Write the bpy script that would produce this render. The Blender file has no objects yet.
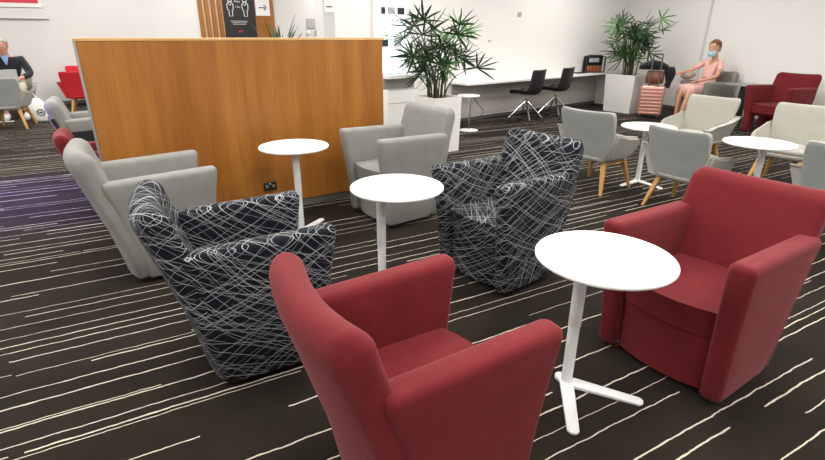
import bpy, bmesh, math, random
from mathutils import Vector, Matrix
random.seed(7)
PI = math.pi
U = 0.88            # metres per plan unit: the plan below is drawn in these units
SC = bpy.context.scene
COL = SC.collection

# ------------------------------------------------------------------ materials
def new_mat(name, color=(.8, .8, .8), rough=.5, metal=0.0, spec=.5):
    m = bpy.data.materials.new(name); m.use_nodes = True
    b = m.node_tree.nodes['Principled BSDF']
    b.inputs['Base Color'].default_value = (*color, 1)
    b.inputs['Roughness'].default_value = rough
    b.inputs['Metallic'].default_value = metal
    b.inputs['Specular IOR Level'].default_value = spec
    return m, m.node_tree, b

class G:
    """tiny helper to chain shader nodes"""
    def __init__(s, nt): s.nt = nt
    def n(s, t, **kw):
        x = s.nt.nodes.new(t)
        for k, v in kw.items(): setattr(x, k, v)
        return x
    def put(s, sock, v):
        if isinstance(v, bpy.types.NodeSocket): s.nt.links.new(v, sock)
        elif v is not None: sock.default_value = v
    def m(s, op, a, b=None, c=None):
        x = s.n('ShaderNodeMath', operation=op)
        s.put(x.inputs[0], a); s.put(x.inputs[1], b); s.put(x.inputs[2], c)
        return x.outputs[0]
    def noise(s, vec, scale, detail=2.0, rough=.5):
        x = s.n('ShaderNodeTexNoise'); s.put(x.inputs['Vector'], vec)
        x.inputs['Scale'].default_value = scale; x.inputs['Detail'].default_value = detail
        x.inputs['Roughness'].default_value = rough
        return x.outputs['Fac']
    def white(s, w):
        x = s.n('ShaderNodeTexWhiteNoise', noise_dimensions='1D'); s.put(x.inputs['W'], w)
        return x.outputs['Value']
    def xyz(s, vec):
        x = s.n('ShaderNodeSeparateXYZ'); s.put(x.inputs[0], vec); return x.outputs
    def comb(s, a, b, c=0.0):
        x = s.n('ShaderNodeCombineXYZ'); s.put(x.inputs[0], a); s.put(x.inputs[1], b); s.put(x.inputs[2], c)
        return x.outputs[0]
    def mix(s, f, a, b):
        x = s.n('ShaderNodeMix', data_type='RGBA'); s.put(x.inputs[0], f)
        s.put(x.inputs[6], (*a, 1) if isinstance(a, tuple) else a)
        s.put(x.inputs[7], (*b, 1) if isinstance(b, tuple) else b)
        return x.outputs[2]
    def scl(s, vec, k):
        x = s.n('ShaderNodeVectorMath', operation='MULTIPLY'); s.put(x.inputs[0], vec); x.inputs[1].default_value = k
        return x.outputs[0]
    def bump(s, bsdf, h, strength=.2, dist=.01):
        x = s.n('ShaderNodeBump'); x.inputs['Strength'].default_value = strength
        x.inputs['Distance'].default_value = dist
        s.put(x.inputs['Height'], h); s.nt.links.new(x.outputs[0], bsdf.inputs['Normal'])

def fabric(name, c1, c2, rough=.85, sheen=.25, scale=260, shc=(1, 1, 1)):
    m, nt, b = new_mat(name, c1, rough, 0, .25); g = G(nt)
    uv = g.n('ShaderNodeTexCoord').outputs['Object']
    f1 = g.noise(uv, scale, 2); f2 = g.noise(uv, 9, 3)
    f = g.m('ADD', g.m('MULTIPLY', f1, .65), g.m('MULTIPLY', f2, .35))
    r = g.n('ShaderNodeMapRange'); g.put(r.inputs[0], f); r.inputs[1].default_value = .35; r.inputs[2].default_value = .65
    g.put(b.inputs['Base Color'], g.mix(r.outputs[0], c1, c2))
    b.inputs['Sheen Weight'].default_value = sheen; b.inputs['Sheen Roughness'].default_value = .45
    b.inputs['Sheen Tint'].default_value = (*shc, 1)
    g.bump(b, f1, .25, .002)
    return m

def scribble_fabric():
    """dark navy cloth covered in fine pale straight strokes"""
    m, nt, b = new_mat('scribble_fabric', (.02, .024, .032), .8, 0, .25); g = G(nt)
    uv = g.n('ShaderNodeTexCoord').outputs['Object']
    total = None
    def dot(n):
        x = g.n('ShaderNodeVectorMath', operation='DOT_PRODUCT'); g.put(x.inputs[0], uv); x.inputs[1].default_value = n
        return x.outputs['Value']
    norms = [(.55, .30, .78), (.45, .48, .75), (-.40, .35, .85), (.35, -.42, .84), (-.50, -.50, .71), (.62, -.28, .73), (-.48, .60, .64), (.36, .68, .64), (.70, .55, .45)]
    for k, nv in enumerate(norms):
        nv = Vector(nv).normalized(); tv = nv.cross(Vector((.5, -.6, .3))).normalized()
        d1 = g.noise(uv, 1.3 + .15 * k, 0)
        u = dot(tv); v = dot(nv)
        v = g.m('ADD', g.m('ADD', v, g.m('MULTIPLY', d1, .15)), 13.7 * k + 5)
        fr = 27.0 if k < 8 else 9.0
        vv = g.m('MULTIPLY', v, fr)
        cell = g.m('FLOOR', vv); fv = g.m('FRACT', vv)
        off = g.m('MULTIPLY_ADD', g.white(g.m('ADD', cell, k * 31.3)), .7, .15)
        dist = g.m('ABSOLUTE', g.m('SUBTRACT', fv, off))
        w = g.m('MULTIPLY_ADD', g.white(g.m('ADD', cell, k * 77.1)), .020, .009)
        line = g.m('LESS_THAN', dist, w)
        # strokes start and stop along their length
        seg = g.m('ADD', g.m('MULTIPLY', u, 2.3), g.m('MULTIPLY', g.white(g.m('ADD', cell, k * 11.9)), 9.0))
        on = g.m('LESS_THAN', g.white(g.m('ADD', g.m('FLOOR', seg), g.m('MULTIPLY', cell, 7.77))), .62 if k < 8 else .35)
        line = g.m('MULTIPLY', line, on)
        total = line if total is None else g.m('MAXIMUM', total, line)
    tint = g.noise(uv, 5, 1)
    pale = g.mix(tint, (.22, .23, .25), (.46, .46, .46))
    g.put(b.inputs['Base Color'], g.mix(total, (.006, .008, .012), pale))
    b.inputs['Sheen Weight'].default_value = .03; b.inputs['Specular IOR Level'].default_value = .1
    return m

def timber(name, c1, c2, c3, horizontal=False, rough=.38):
    m, nt, b = new_mat(name, c1, rough, 0, .4); g = G(nt)
    p = g.n('ShaderNodeTexCoord').outputs['Object']
    s = (7, 7, .55) if not horizontal else (.55, 7, 7)
    q = g.scl(p, s)
    f1 = g.noise(q, 1.3, 4, .6); f2 = g.noise(g.scl(p, (60, 60, 1.2) if not horizontal else (1.2, 60, 60)), 2, 2)
    f3 = g.noise(g.scl(p, (2.2, 2.2, .18)), 1.2, 2)
    r = g.n('ShaderNodeMapRange'); g.put(r.inputs[0], f1); r.inputs[1].default_value = .3; r.inputs[2].default_value = .7
    c = g.mix(r.outputs[0], c1, c2)
    r2 = g.n('ShaderNodeMapRange'); g.put(r2.inputs[0], f2); r2.inputs[1].default_value = .45; r2.inputs[2].default_value = .75
    c = g.mix(g.m('MULTIPLY', r2.outputs[0], .45), c, c3)
    r3 = g.n('ShaderNodeMapRange'); g.put(r3.inputs[0], f3); r3.inputs[1].default_value = .35; r3.inputs[2].default_value = .7
    c = g.mix(g.m('MULTIPLY', r3.outputs[0], .4), c, c3)
    g.put(b.inputs['Base Color'], c)
    return m

STRIPE_AZ = math.radians(61)
def carpet():
    m, nt, b = new_mat('striped_carpet', (.03, .022, .017), .95, 0, .12); g = G(nt)
    p = g.n('ShaderNodeTexCoord').outputs['Object']
    ax = g.xyz(p)
    s, c = math.sin(STRIPE_AZ), math.cos(STRIPE_AZ)
    u = g.m('ADD', g.m('MULTIPLY', ax[0], s), g.m('MULTIPLY', ax[1], c))
    v = g.m('ADD', g.m('MULTIPLY', ax[0], c), g.m('MULTIPLY', ax[1], -s))
    # hand-drawn wobble of the lines, in short kinks
    wob = g.noise(g.comb(g.m('MULTIPLY', u, 9), g.m('MULTIPLY', v, 6)), 1.0, 3, .6)
    v2 = g.m('ADD', g.m('ADD', v, g.m('MULTIPLY', g.m('SUBTRACT', wob, .5), .020)), 40)
    total = None
    for k, (pit, pon, L) in enumerate([(.106, .86, 1.7), (.29, .35, 1.1)]):
        vv = g.m('DIVIDE', v2, pit)
        cell = g.m('FLOOR', vv); fv = g.m('FRACT', vv)
        off = g.m('MULTIPLY_ADD', g.white(g.m('ADD', cell, 17.3 * k)), .56, .22)
        us = g.m('ADD', g.m('DIVIDE', g.m('ADD', u, 60), L), g.m('MULTIPLY', g.white(g.m('ADD', cell, 5.1 + k)), 7.0))
        sc = g.m('FLOOR', us); fu = g.m('FRACT', us)
        key = g.m('ADD', g.m('MULTIPLY', cell, 3.37), g.m('MULTIPLY', sc, 11.13))
        on = g.m('LESS_THAN', g.white(key), pon)
        ln = g.m('LESS_THAN', fu, g.m('MULTIPLY_ADD', g.white(g.m('ADD', key, .5)), .9, .55))
        wn = g.noise(g.comb(g.m('MULTIPLY', u, 14), cell), 1.0, 2)
        wid = g.m('MULTIPLY', g.m('MULTIPLY_ADD', g.white(g.m('ADD', key, .9)), .0022, .0017), g.m('MULTIPLY_ADD', wn, 1.2, .4))
        d = g.m('MULTIPLY', g.m('ABSOLUTE', g.m('SUBTRACT', fv, off)), pit)
        line = g.m('MULTIPLY', g.m('MULTIPLY', g.m('LESS_THAN', d, wid), on), ln)
        total = line if total is None else g.m('MAXIMUM', total, line)
    n1 = g.noise(p, 3.0, 3); n2 = g.noise(p, 420, 2)
    r = g.n('ShaderNodeMapRange'); g.put(r.inputs[0], n1); r.inputs[1].default_value = .35; r.inputs[2].default_value = .7
    base = g.mix(r.outputs[0], (.0095, .0072, .0055), (.018, .0138, .0104))
    base = g.mix(g.m('MULTIPLY', n2, .5), base, (.028, .0215, .016))
    g.put(b.inputs['Base Color'], g.mix(total, base, (.52, .47, .38)))
    g.bump(b, n2, .4, .004)
    return m

def wall_paint(name, c, k=.03):
    m, nt, b = new_mat(name, c, .7, 0, .25); g = G(nt)
    p = g.n('ShaderNodeTexCoord').outputs['Object']
    f = g.noise(p, .9, 2); f2 = g.noise(p, 160, 2)
    g.put(b.inputs['Base Color'], g.mix(f, tuple(x * (1 - k) for x in c), tuple(min(1, x * (1 + k)) for x in c)))
    g.bump(b, f2, .06, .001)
    return m

def emis(name, c, s):
    m, nt, b = new_mat(name, c, .5)
    b.inputs['Emission Color'].default_value = (*c, 1); b.inputs['Emission Strength'].default_value = s
    return m

def rough_plain(name, c, rough=.5, metal=0, spec=.5, scale=40, k=.08):
    m, nt, b = new_mat(name, c, rough, metal, spec); g = G(nt)
    p = g.n('ShaderNodeTexCoord').outputs['Object']
    f = g.noise(p, scale, 2)
    g.put(b.inputs['Base Color'], g.mix(f, tuple(x * (1 - k) for x in c), tuple(min(1, x * (1 + k)) for x in c)))
    return m

def leaf_mat(name, c1, c2):
    m, nt, b = new_mat(name, c1, .42, 0, .5); g = G(nt)
    p = g.n('ShaderNodeTexCoord').outputs['Object']
    f = g.noise(p, 9, 2)
    g.put(b.inputs['Base Color'], g.mix(f, c1, c2))
    return m

M = {}
M['red'] = fabric('red_upholstery', (.105, .006, .009), (.160, .012, .016), shc=(1, .5, .5), sheen=.14)
M['red2'] = fabric('bright_red_upholstery', (.42, .012, .02), (.52, .02, .03), sheen=.1)
M['grey'] = fabric('grey_upholstery', (.19, .19, .176), (.245, .243, .226), sheen=.08)
M['palegrey'] = fabric('pale_grey_wool', (.30, .293, .255), (.365, .355, .31), sheen=.1)
M['backgrey'] = fabric('blue_grey_wool', (.23, .247, .24), (.295, .31, .30), sheen=.08)
M['charcoal'] = fabric('charcoal_upholstery', (.012, .012, .014), (.022, .022, .024))
M['scribble'] = scribble_fabric()
M['oak'] = timber('orange_veneer', (.28, .102, .014), (.41, .168, .028), (.17, .048, .007))
M['oak_edge'] = timber('pale_veneer_edge', (.55, .33, .13), (.66, .43, .20), (.45, .25, .09), horizontal=True)
M['legwood'] = timber('chair_leg_oak', (.50, .27, .08), (.60, .36, .13), (.38, .18, .05))
M['darkwood'] = timber('red_brown_foot', (.05, .016, .008), (.08, .025, .012), (.03, .01, .006))
M['white'] = rough_plain('white_laminate', (.80, .80, .78), .32, 0, .5, 30, .02)
M['whitemetal'] = rough_plain('white_powder_coat', (.72, .73, .73), .38, 0, .5, 60, .03)
M['planter'] = rough_plain('white_planter', (.74, .73, .70), .4, 0, .5, 4, .03)
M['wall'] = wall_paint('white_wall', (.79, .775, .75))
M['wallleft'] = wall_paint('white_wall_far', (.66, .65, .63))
M['wallgrey'] = wall_paint('grey_wall', (.60, .59, .57))
M['undergrey'] = wall_paint('putty_wall', (.50, .475, .44))
M['ceiling'] = wall_paint('ceiling_white', (.55, .55, .54))
M['carpet'] = carpet()
M['alu'] = rough_plain('brushed_aluminium', (.45, .45, .44), .4, .9, .5, 80, .1)
M['chrome'] = rough_plain('chrome', (.75, .75, .75), .18, 1, .5, 20, .02)
M['black'] = rough_plain('black_plastic', (.012, .012, .013), .45, 0, .5, 60, .2)
M['darkgrey'] = rough_plain('dark_grey_laminate', (.10, .10, .095), .35, 0, .5, 30, .1)
M['tabledark'] = rough_plain('grey_laminate', (.22, .22, .20), .3, 0, .5, 30, .06)
M['soil'] = rough_plain('potting_soil', (.02, .013, .009), .95, 0, .2, 90, .5)
M['leaf'] = leaf_mat('palm_leaf', (.010, .030, .011), (.035, .085, .028))
M['leaf2'] = leaf_mat('bright_palm_leaf', (.025, .085, .015), (.07, .18, .04))
M['cane'] = rough_plain('palm_cane', (.05, .055, .02), .7, 0, .3, 60, .4)
M['rose'] = rough_plain('rose_gold_shell', (.58, .29, .24), .28, .45, .5, 8, .06)
M['brownleather'] = rough_plain('brown_leather', (.16, .045, .018), .45, 0, .5, 20, .35)
M['blackcloth'] = fabric('black_cloth', (.006, .006, .008), (.014, .014, .016))
M['pink'] = fabric('pink_dress', (.62, .34, .31), (.72, .44, .40), scale=60)
M['skin'] = rough_plain('skin', (.56, .28, .17), .5, 0, .4, 10, .06)
M['skin2'] = rough_plain('ruddy_skin', (.55, .26, .18), .5, 0, .4, 10, .06)
M['hair'] = rough_plain('brown_hair', (.15, .07, .025), .55, 0, .4, 60, .25)
M['greyhair'] = rough_plain('grey_hair', (.32, .27, .23), .6, 0, .4, 60, .2)
M['lips'] = rough_plain('lips', (.42, .10, .08), .5)
M['eye'] = rough_plain('eye_white', (.75, .72, .70), .2)
M['iris'] = rough_plain('iris', (.03, .02, .015), .2)
M['mask'] = rough_plain('face_mask_blue', (.38, .62, .72), .8)
M['navy'] = fabric('navy_jacket', (.008, .009, .014), (.016, .017, .024))
M['blueshirt'] = fabric('blue_shirt', (.20, .32, .55), (.28, .40, .62))
M['beige'] = fabric('beige_trousers', (.36, .31, .25), (.43, .38, .31))
M['taupe'] = fabric('taupe_cloth', (.34, .28, .22), (.40, .34, .28))
M['shoe'] = rough_plain('white_trainer', (.6, .6, .6), .6)
M['laptop'] = rough_plain('laptop_aluminium', (.42, .43, .42), .4, .5)
M['paperwhite'] = rough_plain('paper_white', (.78, .78, .76), .6)
M['inkblack'] = rough_plain('poster_black', (.012, .012, .014), .4)
M['inknavy'] = rough_plain('sign_navy', (.03, .035, .12), .5)
M['artred'] = rough_plain('picture_red', (.55, .02, .06), .5, 0, .5, 3, .3)
M['artpale'] = rough_plain('printed_grey', (.35, .38, .42), .5, 0, .5, 12, .5)
M['switchgrey'] = rough_plain('switch_plate_grey', (.42, .41, .40), .5)
M['litshelf'] = emis('lit_shelf_panel', (.80, .90, 1.0), 1.3)
M['lamp'] = emis('ceiling_panel_light', (1.0, .975, .93), 6.0)
M['rednote'] = rough_plain('red_mark', (.5, .03, .03), .5)
M['pinkbag'] = rough_plain('pink_vinyl', (.65, .18, .20), .5)
M['amber'] = rough_plain('amber_packets', (.35, .10, .04), .5, 0, .5, 25, .7)

# ------------------------------------------------------------------ mesh helpers
def fin(name, bm, mat, parent=None, smooth=True, ang=38, mats=None):
    for v in bm.verts: v.co *= U
    bmesh.ops.recalc_face_normals(bm, faces=bm.faces[:])
    uvl = bm.loops.layers.uv.new('UVMap')
    for f in bm.faces:
        n = f.normal; a = (abs(n.x), abs(n.y), abs(n.z)); k = a.index(max(a))
        for l in f.loops:
            c = l.vert.co
            l[uvl].uv = (c.y + 3.1, c.z) if k == 0 else ((c.x, c.z) if k == 1 else (c.x + 7.3, c.y))
    me = bpy.data.meshes.new(name); bm.to_mesh(me); bm.free()
    for mm in (mats or [mat]): me.materials.append(mm)
    if smooth:
        for p in me.polygons: p.use_smooth = True
        me.set_sharp_from_angle(angle=math.radians(ang))
    o = bpy.data.objects.new(name, me); COL.objects.link(o)
    if parent: o.parent = parent
    return o

def thing(name, label, cat, loc=(0, 0, 0), rz=0.0, group=None):
    o = bpy.data.objects.new(name, None); COL.objects.link(o)
    o.empty_display_size = .1
    o.location = Vector(loc) * U; o.rotation_euler = (0, 0, rz)
    o['label'] = label; o['category'] = cat
    if group: o['group'] = group
    return o
def tag(o, label, cat, loc=None, rz=None, group=None):
    o['label'] = label; o['category'] = cat
    if group: o['group'] = group
    if loc is not None: o.location = Vector(loc) * U
    if rz is not None: o.rotation_euler = (0, 0, rz)
    return o
def struct(name, bm, mat, loc=None, rz=0, **k):
    o = fin(name, bm, mat, **k); o['kind'] = 'structure'
    if loc is not None: o.location = Vector(loc) * U
    o.rotation_euler = (0, 0, rz)
    return o
def dup(root, loc, rz, label, group=None, swap=None, scale=None):
    def cp(o, par):
        c = o.copy(); COL.objects.link(c); c.parent = par
        if swap and o.type == 'MESH' and o.data.materials and o.data.materials[0].name in swap:
            c.data = o.data.copy(); c.data.materials[0] = swap[o.data.materials[0].name]
        for ch in list(o.children): cp(ch, c)
        return c
    r = cp(root, None); r.location = Vector(loc) * U; r.rotation_euler = (0, 0, rz); r['label'] = label
    if group: r['group'] = group
    if scale: r.scale = scale
    return r

def box(bm, c, s, bev=0.0, seg=2, rot=None):
    r = bmesh.ops.create_cube(bm, size=1.0); vs = r['verts']
    for v in vs: v.co = Vector((v.co.x * s[0], v.co.y * s[1], v.co.z * s[2]))
    if bev:
        es = list({e for v in vs for e in v.link_edges})
        rr = bmesh.ops.bevel(bm, geom=es, offset=bev, segments=seg, affect='EDGES', profile=.5)
        vs = list({v for v in rr['verts']} | {v for v in vs if v.is_valid})
    for v in vs:
        if rot: v.co = rot @ v.co
        v.co += Vector(c)
    return vs
def B(c, s, bev=0.0, seg=2, rot=None):
    bm = bmesh.new(); box(bm, c, s, bev, seg, rot); return bm

def prism(bm, pts, axis, a, b, bev=0.0, seg=3, warp=None):
    """polygon pts in the plane normal to axis ('x','y','z'), extruded from a to b"""
    def mk(p, h):
        return {'x': (h, p[0], p[1]), 'y': (p[0], h, p[1]), 'z': (p[0], p[1], h)}[axis]
    lo = [bm.verts.new(mk(p, a)) for p in pts]; hi = [bm.verts.new(mk(p, b)) for p in pts]
    n = len(pts); fs = [bm.faces.new(lo), bm.faces.new(hi)]
    for i in range(n): fs.append(bm.faces.new((lo[i], lo[(i + 1) % n], hi[(i + 1) % n], hi[i])))
    vs = lo + hi
    if bev:
        es = list({e for v in vs for e in v.link_edges})
        rr = bmesh.ops.bevel(bm, geom=es, offset=bev, segments=seg, affect='EDGES', profile=.5)
        vs = list({v for v in rr['verts']} | {v for v in vs if v.is_valid})
    if warp:
        for v in vs: v.co = Vector(warp(v.co))
    return vs

def loft(bm, rings, cap=True, flat_top=False):
    R = [[bm.verts.new(p) for p in r] for r in rings]; n = len(R[0])
    for i in range(len(R) - 1):
        for j in range(n):
            bm.faces.new((R[i][j], R[i][(j + 1) % n], R[i + 1][(j + 1) % n], R[i + 1][j]))
    if cap:
        if flat_top: bm.faces.new(R[-1])
        for r in ((R[0],) if flat_top else (R[0], R[-1])):
            c = Vector((0, 0, 0))
            for v in r: c += v.co
            cv = bm.verts.new(c / n)
            for j in range(n): bm.faces.new((r[j], r[(j + 1) % n], cv))
    return R

def tube(bm, pts, rad, n=10, cap=True):
    pts = [Vector(p) for p in pts]; rings = []
    prev = None
    for i, p in enumerate(pts):
        d = (pts[min(i + 1, len(pts) - 1)] - pts[max(i - 1, 0)]).normalized()
        if prev is None:
            a = Vector((0, 0, 1)) if abs(d.z) < .9 else Vector((1, 0, 0))
            s = d.cross(a).normalized()
        else:
            s = (prev - d * prev.dot(d)).normalized()
        prev = s; t = d.cross(s)
        r = rad[i] if isinstance(rad, (list, tuple)) else rad
        rings.append([p + (s * math.cos(2 * PI * k / n) + t * math.sin(2 * PI * k / n)) * r for k in range(n)])
    loft(bm, rings, cap)

def lathe(bm, prof, n=48, c=(0, 0)):
    rings = [[(c[0] + r * math.cos(2 * PI * k / n), c[1] + r * math.sin(2 * PI * k / n), z) for k in range(n)] for r, z in prof]
    loft(bm, rings, True)

def srect(hw, hh, n=36, p=4.0):
    """superellipse outline"""
    out = []
    for k in range(n):
        t = 2 * PI * k / n; c, s = math.cos(t), math.sin(t)
        out.append((hw * math.copysign(abs(c) ** (2 / p), c), hh * math.copysign(abs(s) ** (2 / p), s)))
    return out

def rrect(hw, hh, r, k=6):
    r = min(r, hw * .99, hh * .99); out = []
    for cx, cy, a0 in ((hw - r, hh - r, 0), (-hw + r, hh - r, 90), (-hw + r, -hh + r, 180), (hw - r, -hh + r, 270)):
        for i in range(k + 1):
            a = math.radians(a0 + 90 * i / k); out.append((cx + r * math.cos(a), cy + r * math.sin(a)))
    # extra points along the long sides so bends stay smooth
    res = []
    for i, p in enumerate(out):
        q = out[(i + 1) % len(out)]; res.append(p)
        L = math.hypot(q[0] - p[0], q[1] - p[1])
        if i % (k + 1) == k:
            for j in range(1, 6): res.append((p[0] + (q[0] - p[0]) * j / 6, p[1] + (q[1] - p[1]) * j / 6))
    return res

def slab(bm, secs, curve=0.0, n=40, p=5.0):
    """secs: (y, z, half width, half thickness, tilt); sections stacked up a backrest path"""
    rings = []
    for (y, z, hw, ht, tl) in secs:
        ring = []
        for (a, b) in rrect(hw, ht, (.026 + .034 * max(0, min(1, (z - .55) / .25))) if p < 6 else .012):
            yy = b + curve * (a / .36) ** 2
            ring.append((a, y + yy * math.cos(tl), z + yy * math.sin(tl)))
        rings.append(ring)
    loft(bm, rings, True, True)

# ------------------------------------------------------------------ room
W = Vector((.777, .629)); WN = Vector((.629, -.777))     # desk wall direction and its normal into the room
W0 = Vector((.803, 9.98))
C = W0 + W * 6.1                                        # corner with the right wall
RD = Vector((.367, -.930))                               # right wall direction
RN = Vector((-.930, -.367))
L0 = Vector((-9.1, 12.3)); LD = Vector((.848, .530)); LN = Vector((.530, -.848))
HT = 3.6
def rzof(d): return math.atan2(d[1], d[0])

def wallbox(a, b, n, t, z0, z1, bm=None):
    """wall slab from a to b, thickness t behind the face (opposite to n)"""
    bm = bm or bmesh.new()
    q = [a, b, b - n * t, a - n * t]
    prism(bm, [(v.x, v.y) for v in q], 'z', z0, z1)
    return bm

fl = bmesh.new(); prism(fl, [(-16, -3), (12, -3), (12, 22), (-16, 22)], 'z', -.1, 0)
struct('floor', fl, M['carpet'], smooth=False)
ce = bmesh.new(); prism(ce, [(-16, -3), (12, -3), (12, 22), (-16, 22)], 'z', HT, HT + .1)
struct('ceiling', ce, M['ceiling'], smooth=False)
wa = W0 - W * 2.7
struct('wall_back', wallbox(wa, C + W * .3, WN, .2, 0, HT), M['wall'], smooth=False)
struct('wall_right', wallbox(C, C + RD * 15, RN, .2, 0, HT), M['wall'], smooth=False)
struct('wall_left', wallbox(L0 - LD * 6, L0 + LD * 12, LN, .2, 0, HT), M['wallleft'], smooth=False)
# skirtings
struct('baseboard_back', wallbox(W0 - W * 1.0 + WN * .012, C + WN * .012, WN, .03, 0, .07), M['darkgrey'], smooth=False)
struct('baseboard_right', wallbox(C + RN * .012 + RD * .05, C + RD * 14.9 + RN * .012, RN, .03, 0, .07), M['darkgrey'], smooth=False)
struct('baseboard_left', wallbox(L0 - LD * 5.9 + LN * .012, L0 + LD * 11.9 + LN * .012, LN, .03, 0, .07), M['darkgrey'], smooth=False)
# pale vertical joint strip on right wall
js = C + RD * 2.36
struct('trim_1', wallbox(js - RD * .03 + RN * .012, js + RD * .03 + RN * .012, RN, .02, .07, HT), M['wallgrey'], smooth=False)

# ceiling light panels
lm = bmesh.new(); box(lm, (0, 0, 0), (1.3, .66, .03), .004)
fm = bmesh.new()
for sx, sy, cx, cy in ((1.36, .03, 0, .345), (1.36, .03, 0, -.345), (.03, .66, .665, 0), (.03, .66, -.665, 0)):
    box(fm, (cx, cy, 0), (sx, sy, .04))
cl0 = thing('ceiling_light', 'rectangular panel light set in the ceiling', 'ceiling light', (-1, 1, HT - .022), 0, 'panel lights in the ceiling')
fin('diffuser', lm, M['lamp'], cl0, smooth=False); fin('frame', fm, M['whitemetal'], cl0, smooth=False)
first = True
for ix in range(6):
    for iy in range(7):
        x = -7.8 + ix * 3.0; y = -.4 + iy * 2.7
        if (Vector((x, y)) - C).dot(RN) < .75 or (Vector((x, y)) - W0).dot(WN) < 1.0 and x > -1.5: continue
        if first: cl0.location = Vector((x, y, HT - .022)) * U; first = False
        else: dup(cl0, (x, y, HT - .022), 0, 'rectangular panel light set in the ceiling')
        ld = bpy.data.lights.new('panel_lamp', 'AREA'); ld.shape = 'RECTANGLE'; ld.size = 1.2 * U; ld.size_y = .6 * U
        ld.energy = 47; ld.color = (1.0, .965, .915)
        lo = bpy.data.objects.new('panel_lamp', ld); COL.objects.link(lo); lo.location = Vector((x, y, HT - .06)) * U
# violet accent spot over the aisle on the left
ld = bpy.data.lights.new('violet_spot', 'SPOT'); ld.energy = 1500; ld.color = (.26, .13, 1.0); ld.spot_size = math.radians(40); ld.spot_blend = 1.0
ld.shadow_soft_size = .08
lo = bpy.data.objects.new('violet_spot', ld); COL.objects.link(lo); lo.location = Vector((-6.6, 5.0, 2.9)) * U
lo.rotation_euler = (Vector((-4.3, 5.0, 0)) - Vector((-6.6, 5.0, 2.9))).to_track_quat('-Z', 'Y').to_euler()

wd = bpy.data.worlds.new('hall_ambient'); SC.world = wd; wd.use_nodes = True
wd.node_tree.nodes['Background'].inputs[0].default_value = (1, .98, .95, 1)
wd.node_tree.nodes['Background'].inputs[1].default_value = .7

# ------------------------------------------------------------------ armchair
def make_armchair(mat, label, group, open_base=False):
    t = thing('armchair', label, 'armchair', (0, 0, 0), 0, group)
    # backrest slab, leaning back, wider at the top, rounded thick top edge
    bm = bmesh.new(); secs = []
    path = [(-.215, .028, .318, .050), (-.225, .05, .334, .062), (-.25, .20, .338, .066), (-.29, .38, .340, .066), (-.345, .56, .344, .066),
            (-.378, .68, .334, .068), (-.412, .79, .332, .069), (-.430, .85, .332, .070)]
    for q in range(1, 8):
        f = math.radians(12.6 * q); path.append((-.430 - .028 * math.sin(f), .860 + .080 * math.sin(f), .332 - .060 * (1 - math.cos(f)), .070 * math.cos(f) + .0005))
    for i, (y, z, hw, ht) in enumerate(path): secs.append((y, z, hw, ht, math.radians(18)))
    slab(bm, secs, curve=.062, n=56, p=5)
    fin('backrest', bm, mat, t, ang=60)
    # arms: side panels reaching the floor, thicker at the top, flaring out and forward
    for s in (-1, 1):
        bm = bmesh.new(); rings = []
        zs = [(.030, .75, .020), (.036, .9, .006), (.05, 1, 0), (.20, 1, 0), (.36, 1, 0), (.52, 1, 0), (.64, 1, 0), (.715, 1, 0), (.731, .93, .004), (.742, .80, .011), (.749, .58, .022), (.751, .30, .036)]
        for z, kx, sh in zs:
            k = z / .75
            yf = .300 + .088 * k ** 1.5 - sh; yr = -.17 - .17 * k ** 1.1 + sh
            if open_base and z < .30: yr = .10 + sh
            xo = .338 + .030 * k ** 2; th_ = .050 + .007 * k
            xc = xo - th_
            yc = (yf + yr) / 2; hy = (yf - yr) / 2
            rings.append([(s * (xc + a), yc + b, z + .045 * max(0, k - .4) * (yc + b + .35)) for a, b in rrect(th_ * kx, hy, .038 * kx)])
            if open_base and z == .20:
                rings.append([(s * (xc + a), yc + b, .30) for a, b in rrect(th_ * kx, hy, .038)])
        loft(bm, rings)
        fin('arm', bm, mat, t, ang=60)
    # seat cushion with bowed front edge
    bm = bmesh.new()
    front = [(x, .335 - .9 * x * x) for x in (-.235, -.16, -.08, 0, .08, .16, .235)]
    pts = [(-.235, -.27)] + front + [(.235, -.27)]
    prism(bm, pts, 'z', .335, .475, .0)
    for v in bm.verts:
        if v.co.z > .4 and v.co.y > .1: v.co.z -= .0
        if v.co.z < .4 and v.co.y > .1: v.co.y -= .015
    bmesh.ops.bevel(bm, geom=[e for e in bm.edges if e.calc_face_angle(0) > .6], offset=.032, segments=4, affect='EDGES')
    fin('seat', bm, mat, t, ang=50)
    if not open_base:
        bm = bmesh.new()
        fr = [(x, .310 - .9 * x * x) for x in (-.24, -.16, -.08, 0, .08, .16, .24)]
        prism(bm, [(-.24, -.2)] + fr + [(.24, -.2)], 'z', .03, .345, 0)
        for v in bm.verts:
            if v.co.z < .1: v.co.y *= .93
        fin('front_panel', bm, mat, t, ang=40)
    else:
        fin('front_panel', B((0, .2, .31), (.47, .04, .06), .01), mat, t)
    for sx in (-1, 1):
        for y in (-.16, .22):
            bm = bmesh.new()
            prism(bm, [(sx * .26 - .035, y - .035), (sx * .26 + .035, y - .035), (sx * .26 + .035, y + .035), (sx * .26 - .035, y + .035)], 'z', 0, .056, .006, 1)
            fin('foot', bm, M['darkwood'], t)
    return t

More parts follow.
